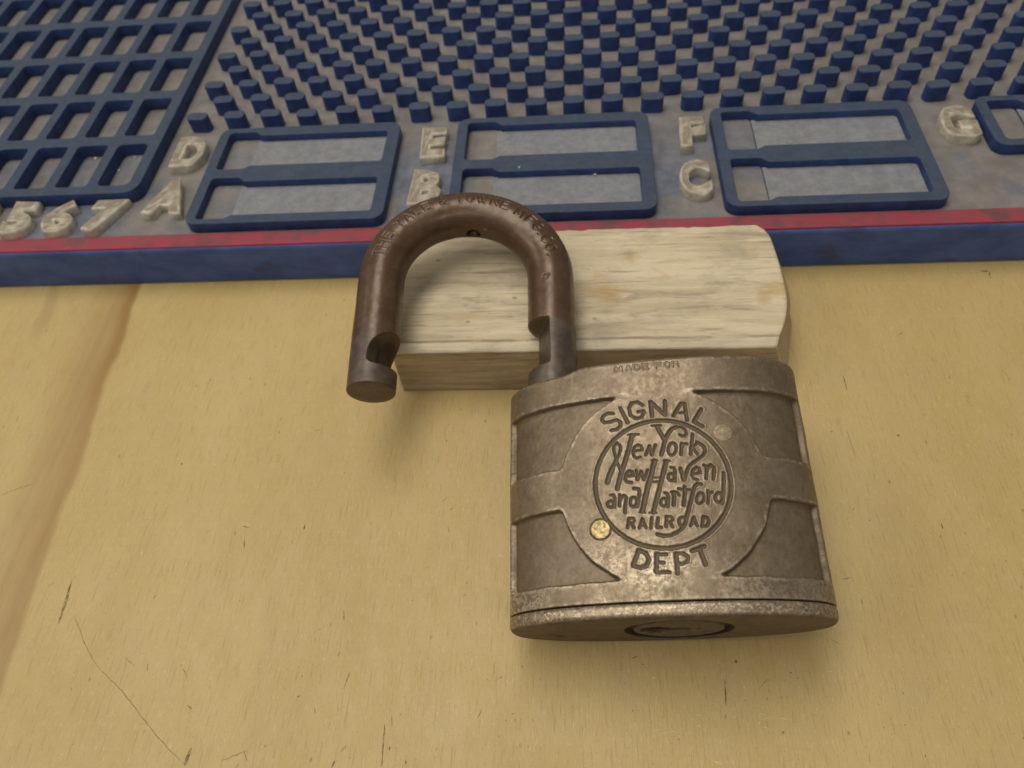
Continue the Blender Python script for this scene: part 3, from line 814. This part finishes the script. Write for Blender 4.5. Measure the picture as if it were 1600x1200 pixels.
def body():
    nf, nb = 580, 90
    X, Z, nx, nz = outline(nf, nb)
    if flip_check(nx, nz, X, Z): nx, nz = -nx, -nz
    nc = len(X)
    y_in = np.linspace(2.62, H - .75, 375)
    rows = [(2.50, 1.6), (2.50, .25), (2.53, .10), (2.58, .02)]
    spec = [(y, i) for y, i in rows] + [(y, 0.0) for y in y_in]
    for k in range(1, 7):
        a = math.radians(15 * k)
        spec.append((H - .75 + .75 * math.sin(a), .75 * (1 - math.cos(a))))
    Y = np.array([s[0] for s in spec])
    I = np.array([s[1] for s in spec])
    nr = len(Y)
    GX = np.broadcast_to(X, (nr, nc)).copy()
    GY = np.broadcast_to(Y[:, None], (nr, nc)).copy()
    front = np.arange(nc) < nf
    x, y = GX.ravel(), GY.ravel()
    fr = np.broadcast_to(front, (nr, nc)).ravel()
    wob = vnoise(x, y, 2.2, 11) * .10 + vnoise(x, y, .6, 12) * .05
    rad = np.hypot(x - CX, y - CY)
    b1 = np.maximum(25.25 - y, y - 37.3)
    b2 = np.maximum(5.8 - y, y - 18.2)
    band = np.minimum(b1, b2)
    sd = np.maximum(band, 16.9 - rad)
    # soften the sharp inner corners
    sd = np.where((band > -.8) & (16.9 - rad > -.8), np.maximum(sd, np.hypot(np.maximum(band + .8, 0), np.maximum(16.9 - rad + .8, 0)) - .8), sd)
    sd = np.maximum(sd, np.abs(x) - 25.55) + wob
    panel = smooth01((.05 - sd) / .30) * fr
    floor = vnoise(x, y, .55, 13) * .02 + vnoise(x, y, 2.4, 14) * .05
    d = -panel * (1.0 + floor)
    # engraved lettering and ring
    txt = [[s[0] * .86] + s[1:] for s in STROKES]
    a = np.linspace(0, 2 * math.pi, 73)
    ring = [.62] + [q for t in a for q in (CX + 10.85 * math.cos(t), CY + 10.85 * math.sin(t))]
    sdl = np.full(x.shape, 9.0)
    k = np.nonzero(fr & (np.abs(x - CX) < 15.5) & (y > 3) & (y < 39))[0]
    rings2 = [[.20] + [q for t_ in a for q in (rx + 1.66 * math.cos(t_), ry + 1.66 * math.sin(t_))] for rx, ry in ((-9.25, 14.15),)]
    sdl[k] = stroke_dist(x[k], y[k], txt + [ring] + rings2) + vnoise(x[k], y[k], .35, 15) * .045
    g = smooth01((.06 - sdl) / .20)
    lip = np.exp(-((sdl - .20) / .13) ** 2) * .035 * (sdl < 3)
    d += -g * .36 + lip * fr
    # faint cast line of text on the top band
    mf, _ = stroke_text("MADE FOR", -5.2, 42.05, .95, 1.0, 1.45, .26, FONT)
    k2 = np.nonzero(fr & (np.abs(x) < 9) & (y > 41.5) & (y < 43.6))[0]
    s2 = stroke_dist(x[k2], y[k2], mf)
    g2 = np.zeros_like(x)
    g2[k2] = smooth01((.1 - s2) / .2)
    d += g2 * .11
    # knocked, uneven casting
    d += (vnoise(x, y, 6, 16) * .06 + vnoise(x, y, 1.4, 17) * .018) * fr
    edge_shade = np.exp(-((sd + .22) / .20) ** 2) * np.clip(.55 + .6 * vnoise(x, y, 3.5, 18), .1, .95) * fr  # shade of the recess walls painted along the panel borders
    groove = np.clip(np.maximum(g, edge_shade), 0, 1)
    wear = (np.exp(-((sd - .32) / .22) ** 2) + .7 * np.exp(-((y - H + .3) / .5) ** 2) + .8 * np.exp(-((y - 2.7) / .25) ** 2) + .35 * np.exp(-((sdl - .22) / .14) ** 2)) * fr
    D = d.reshape(nr, nc)
    inset = I[:, None]
    PX = X[None] + nx[None] * (D - inset)
    PZ = Z[None] + nz[None] * (D - inset)
    # the shoulder drops a little round the shackle hole
    drop = .9 * smooth01((-11.0 - GX) / 4.0) * smooth01((GY - (H - 4)) / 4)
    PY = GY - drop
    P = np.stack([PX, PY, PZ], -1).reshape(-1, 3)
    # top cap
    last = P[-nc:]
    caps = []
    for s in (.9, .6, .3, .02):
        q = last.copy()
        q[:, 0] *= s; q[:, 2] *= s
        q[:, 1] = H - .9 * smooth01((-11.0 - q[:, 0]) / 4.0)
        caps.append(q)
    P = np.concatenate([P] + caps)
    F = grid_faces(nr + 4, nc, True)
    me = mesh_mm("body", P, F)
    pad = np.zeros(4 * nc)
    set_attr(me, "panel", np.r_[panel, pad])
    set_attr(me, "wear", np.r_[np.clip(wear, 0, 1), pad])
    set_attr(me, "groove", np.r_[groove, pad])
    return me


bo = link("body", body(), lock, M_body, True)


def bottom_plate():
    nf, nb = 150, 100
    X, Z, nx, nz = outline(nf, nb)
    if flip_check(nx, nz, X, Z): nx, nz = -nx, -nz
    nc = len(X)
    rings = []
    def off(y, i):
        w = vnoise(X, np.full(nc, y) + Z, 3, 31) * .04
        rings.append(np.c_[X - nx * (i + w), np.full(nc, y), Z - nz * (i + w)])
    off(2.28, 1.6); off(2.28, .22); off(2.22, .06); off(1.6, 0); off(.95, 0)
    for k in range(1, 7):
        a = math.radians(15 * k)
        off(.95 - .95 * math.sin(a), .95 * (1 - math.cos(a)))
    # flat face narrowing to the round cylinder opening
    ang = np.arctan2(Z, X - 1.6)
    edge = rings[-1]
    def circ(r, y):
        return np.c_[1.6 + r * np.cos(ang), np.full(nc, y), -.2 + r * np.sin(ang)]
    c0 = circ(8.9, 0)
    for t in (.35, .7):
        rings.append(edge * (1 - t) + c0 * t)
    rings += [c0, circ(8.75, .12), circ(8.65, .9), circ(7.6, .95), circ(7.4, .95)]
    P = np.concatenate(rings)
    F = grid_faces(len(rings), nc, True, flip=True)
    me = mesh_mm("bottom_plate", P, F)
    return me


pl = link("bottom_plate", bottom_plate(), lock, M_plate, True)

# lock cylinder with keyway
rr = np.r_[np.linspace(.05, 7.0, 46), 7.2, 7.35, 7.45]
th = np.linspace(0, 2 * math.pi, 121)[:-1]
RR, TH = np.meshgrid(rr, th, indexing='ij')
cx, cz = RR * np.cos(TH), RR * np.sin(TH)
slot = np.maximum(np.abs(cx + 2.2) - 3.9, np.abs(cz) - 1.0 - 1.6 * np.clip(1 - ((cx + 3.6) / 2.6) ** 2, 0, 1))
dep = smooth01((.1 - slot) / .25) * 1.3 + smooth01((.45 - np.hypot(cx - 3.2, cz)) / .2) * .8
yy = .12 + dep + np.where(RR > 7.25, (RR - 7.25) * 5, 0)
P = np.stack([1.6 + cx, yy, -.2 + cz], -1).reshape(-1, 3)
cyl = link("lock_cylinder", mesh_mm("lock_cylinder", P, grid_faces(len(rr), len(th), True, flip=False)), pl, M_cyl, False)
set_attr(cyl.data, "groove", np.clip(dep / .6, 0, 1).ravel())
# flat black disc painted for the shade inside a vent hole
th = np.linspace(0, 2 * math.pi, 17)[:-1]
V = [(-18.2 + r * 1.4 * math.cos(t), y, -2.6 + r * math.sin(t)) for r, y in ((.55, -.03), (.05, -.02)) for t in th]
F = [(j, (j + 1) % 16, 16 + (j + 1) % 16, 16 + j) for j in range(16)]
link("drain_hole", mesh_mm("drain_hole", V, F), pl, M_black)


def zface(x):
    return B * (1 - abs(x / A) ** N) ** (1 / N)


def rivet(x, y, r, mt, proud, label):
    V, F = [], []
    prof = [(1.0, -.35), (1.0, proud * .3), (.92, proud * .9), (.6, proud), (.2, proud), (.02, proud)]
    for k, (s, h) in enumerate(prof):
        for t in np.linspace(0, 2 * math.pi, 33)[:-1]:
            px, py = x + r * s * math.cos(t), y + r * s * math.sin(t)
            V.append((px, py, zface(px) + h + (vnoise(np.array([px]), np.array([py]), .5, 41)[0] * .03 if 1 < k else 0)))
    for k in range(len(prof) - 1):
        for j in range(32):
            F.append((k * 32 + j, k * 32 + (j + 1) % 32, (k + 1) * 32 + (j + 1) % 32, (k + 1) * 32 + j))
    o = link("rivet", mesh_mm("rivet", V, F), lock, mt, True)
    tag(o, label)


rivet(-9.25, 14.15, 1.57, M_brass, .06, "shiny brass pin head set in the face")
rivet(11.7, 29.4, 1.55, M_dull, .03, "dull tarnished pin head set in the face")


def shackle():
    xh, al, sp, Rr, ya = -17.94, 0.1936, 35.26, 4.78, 70.55
    y_heel, y_toe = 40.0, 45.1
    ra = sp / 2
    L1, L2, L3 = ya - y_heel, math.pi * ra, ya - y_toe
    ds = .125
    s = np.linspace(0, L1 + L2 + L3, int((L1 + L2 + L3) / ds) + 1)
    nphi = 216
    ph = np.linspace(0, 2 * math.pi, nphi + 1)[:-1]
    ns = len(s)
    a = np.zeros(ns); y = np.zeros(ns); oa = np.zeros(ns); oy = np.zeros(ns)
    k1 = s <= L1; k3 = s >= L1 + L2; k2 = ~(k1 | k3)
    a[k1] = 0; y[k1] = y_heel + s[k1]; oa[k1] = -1
    t = (s[k2] - L1) / ra
    a[k2] = ra - ra * np.cos(t); y[k2] = ya + ra * np.sin(t); oa[k2] = -np.cos(t); oy[k2] = np.sin(t)
    a[k3] = sp; y[k3] = ya - (s[k3] - L1 - L2); oa[k3] = 1
    r = np.full((ns, nphi), Rr)
    # notches for the locking bolt (cuts on the inner side of the legs)
    def cut(rows, xc, phc):
        c = np.cos(ph - phc)[None, :]
        lim = np.where(c > 1e-3, xc[:, None] / np.maximum(c, 1e-3), 99)
        r[rows] = np.minimum(r[rows], lim)
    rows = np.nonzero(k1 & (y > 48.3) & (y < 59.6))[0]
    yy = y[rows]
    xc = Rr * np.where(yy < 49.2, 1 - .66 * smooth01((yy - 48.3) / .9), np.where(yy > 59.1, .34 + .66 * (yy - 59.1) / .5, .34))
    cut(rows, xc, math.radians(168))
    # scooped notch near the toe
    rows = np.nonzero(k3 & (y < 59))[0]
    yy = y[rows][:, None]
    ey = np.abs(np.where(yy < 51.0, (yy - 51.0) / 2.2, (yy - 51.0) / 5.6))
    dphi = np.abs(ph - math.radians(160))[None, :] / math.radians(76)
    e3_ = np.where(yy < 51.0, (ey ** 4 + dphi ** 4) ** .5, ey ** 2 + dphi ** 2)
    r[rows] = r[rows] - Rr * .88 * np.sqrt(np.clip(1 - e3_, 0, 1))
    hollow = np.clip((Rr - r) / 1.2, 0, 1)  # notches darkened in colour to stand for the shade of deep hollows
    # maker's lettering along the outside of the bow
    S, PH = np.meshgrid(s, ph, indexing='ij')
    # reading direction: from the toe side (left) to the heel side (right)
    u = (L1 + L2 - S)                      # arc length from the toe side of the bow
    v = (math.radians(80) - PH) * Rr       # up = outward
    lines, xe = stroke_text("THE YALE & TOWNE MFG.CO.", 0, -1.15, 1.45, 2.3, 2.28, .36, FONT)
    off = (L2 - xe) / 2 + .6
    k = np.nonzero(((u > 0) & (u < L2) & (np.abs(v) < 2)).ravel())[0]
    dd = stroke_dist(u.ravel()[k] - off, v.ravel()[k], lines)
    g = np.zeros(ns * nphi)
    st = [[.34, 29.2, .5, 28.6, .75, 28.1, .3, 28.4, -.3, 29.3, -.7, 29.3, .55]]      # small inspection stamp on the heel leg
    ks = np.nonzero(((S > 27) & (S < 30.5) & (np.abs(PH - math.radians(104)) < .4)).ravel())[0]
    g[ks] = smooth01((.05 - stroke_dist(S.ravel()[ks], ((PH - math.radians(104)) * Rr).ravel()[ks], st)) / .2) * .8
    wear = np.clip(.75 + .5 * vnoise(u.ravel()[k], v.ravel()[k], 4, 51), .25, 1)
    g[k] = smooth01((.05 - dd) / .22) * wear
    r -= g.reshape(ns, nphi) * .22
    g = np.maximum(g * .8, hollow.ravel())
    lipv = np.zeros(ns * nphi)
    lipv[k] = np.exp(-((dd - .22) / .15) ** 2) * .035
    r += lipv.reshape(ns, nphi)
    # small drilled hole on the inside of the bow
    hs = (S - (L1 + L2 * .47)) * (ra - Rr) / ra
    hp = (PH - math.radians(190)) * Rr
    hole = smooth01((1.6 - np.hypot(hs, hp)) / .35)
    r -= hole * 2.8
    g = np.maximum(g, hole.ravel())  # inside of the hole darkened in colour as well, for its shade
    # wear
    r += vnoise(S, PH * Rr, 5, 52) * .05 + vnoise(S, PH * Rr, 1.1, 53) * .012
    tip = np.where(k1, smooth01((59.3 - y) / 1.2), 0) + np.where(k3, smooth01((56.5 - y) / 2.5), 0)
    tip = np.clip(tip[:, None] + 0 * r, 0, 1)
    # end cap (toe)
    e1 = np.array([-math.cos(al), 0, math.sin(al)]); e2 = np.array([0, 1.0, 0]); nzv = np.array([math.sin(al), 0, math.cos(al)])
    base_p = np.array([xh, 0, 0.0])
    def ringpts(ak, yk, oak, oyk, rk):
        c = base_p + ak * e1 + yk * e2
        o = oak * e1 + oyk * e2
        return c + rk[:, None] * (np.cos(ph)[:, None] * o + np.sin(ph)[:, None] * nzv)
    P = [ringpts(a[i], y[i], oa[i], oy[i], r[i]) for i in range(ns)]
    extra = []
    for dy, f in ((.18, .985), (.28, .95), (.33, .9), (.33, .6), (.33, .3), (.33, .02)):
        extra.append(ringpts(sp, y_toe - dy, 1, 0, r[-1] * f))
    P = np.concatenate(P + extra)
    F = grid_faces(ns + len(extra), nphi, True, flip=False)
    me = mesh_mm("shackle", P, F)
    set_attr(me, "tip", np.r_[tip.ravel(), np.full(len(extra) * nphi, .55)])
    set_attr(me, "groove", np.r_[g, np.zeros(len(extra) * nphi)])
    return me


sh = link("shackle", shackle(), lock, M_shackle, True)
tag(sh, "brown open shackle swung to the left")

# consistent outward normals
import bmesh
for o in list(bpy.data.objects):
    if o.type == 'MESH' and o.name.split('.')[0] in ("body", "bottom_plate", "lock_cylinder", "shackle", "wooden_block", "rivet", "peg", "base"):
        if o.data.get("done"): continue
        bm = bmesh.new(); bm.from_mesh(o.data)
        bmesh.ops.recalc_face_normals(bm, faces=bm.faces)
        bm.to_mesh(o.data); bm.free()
        o.data["done"] = 1
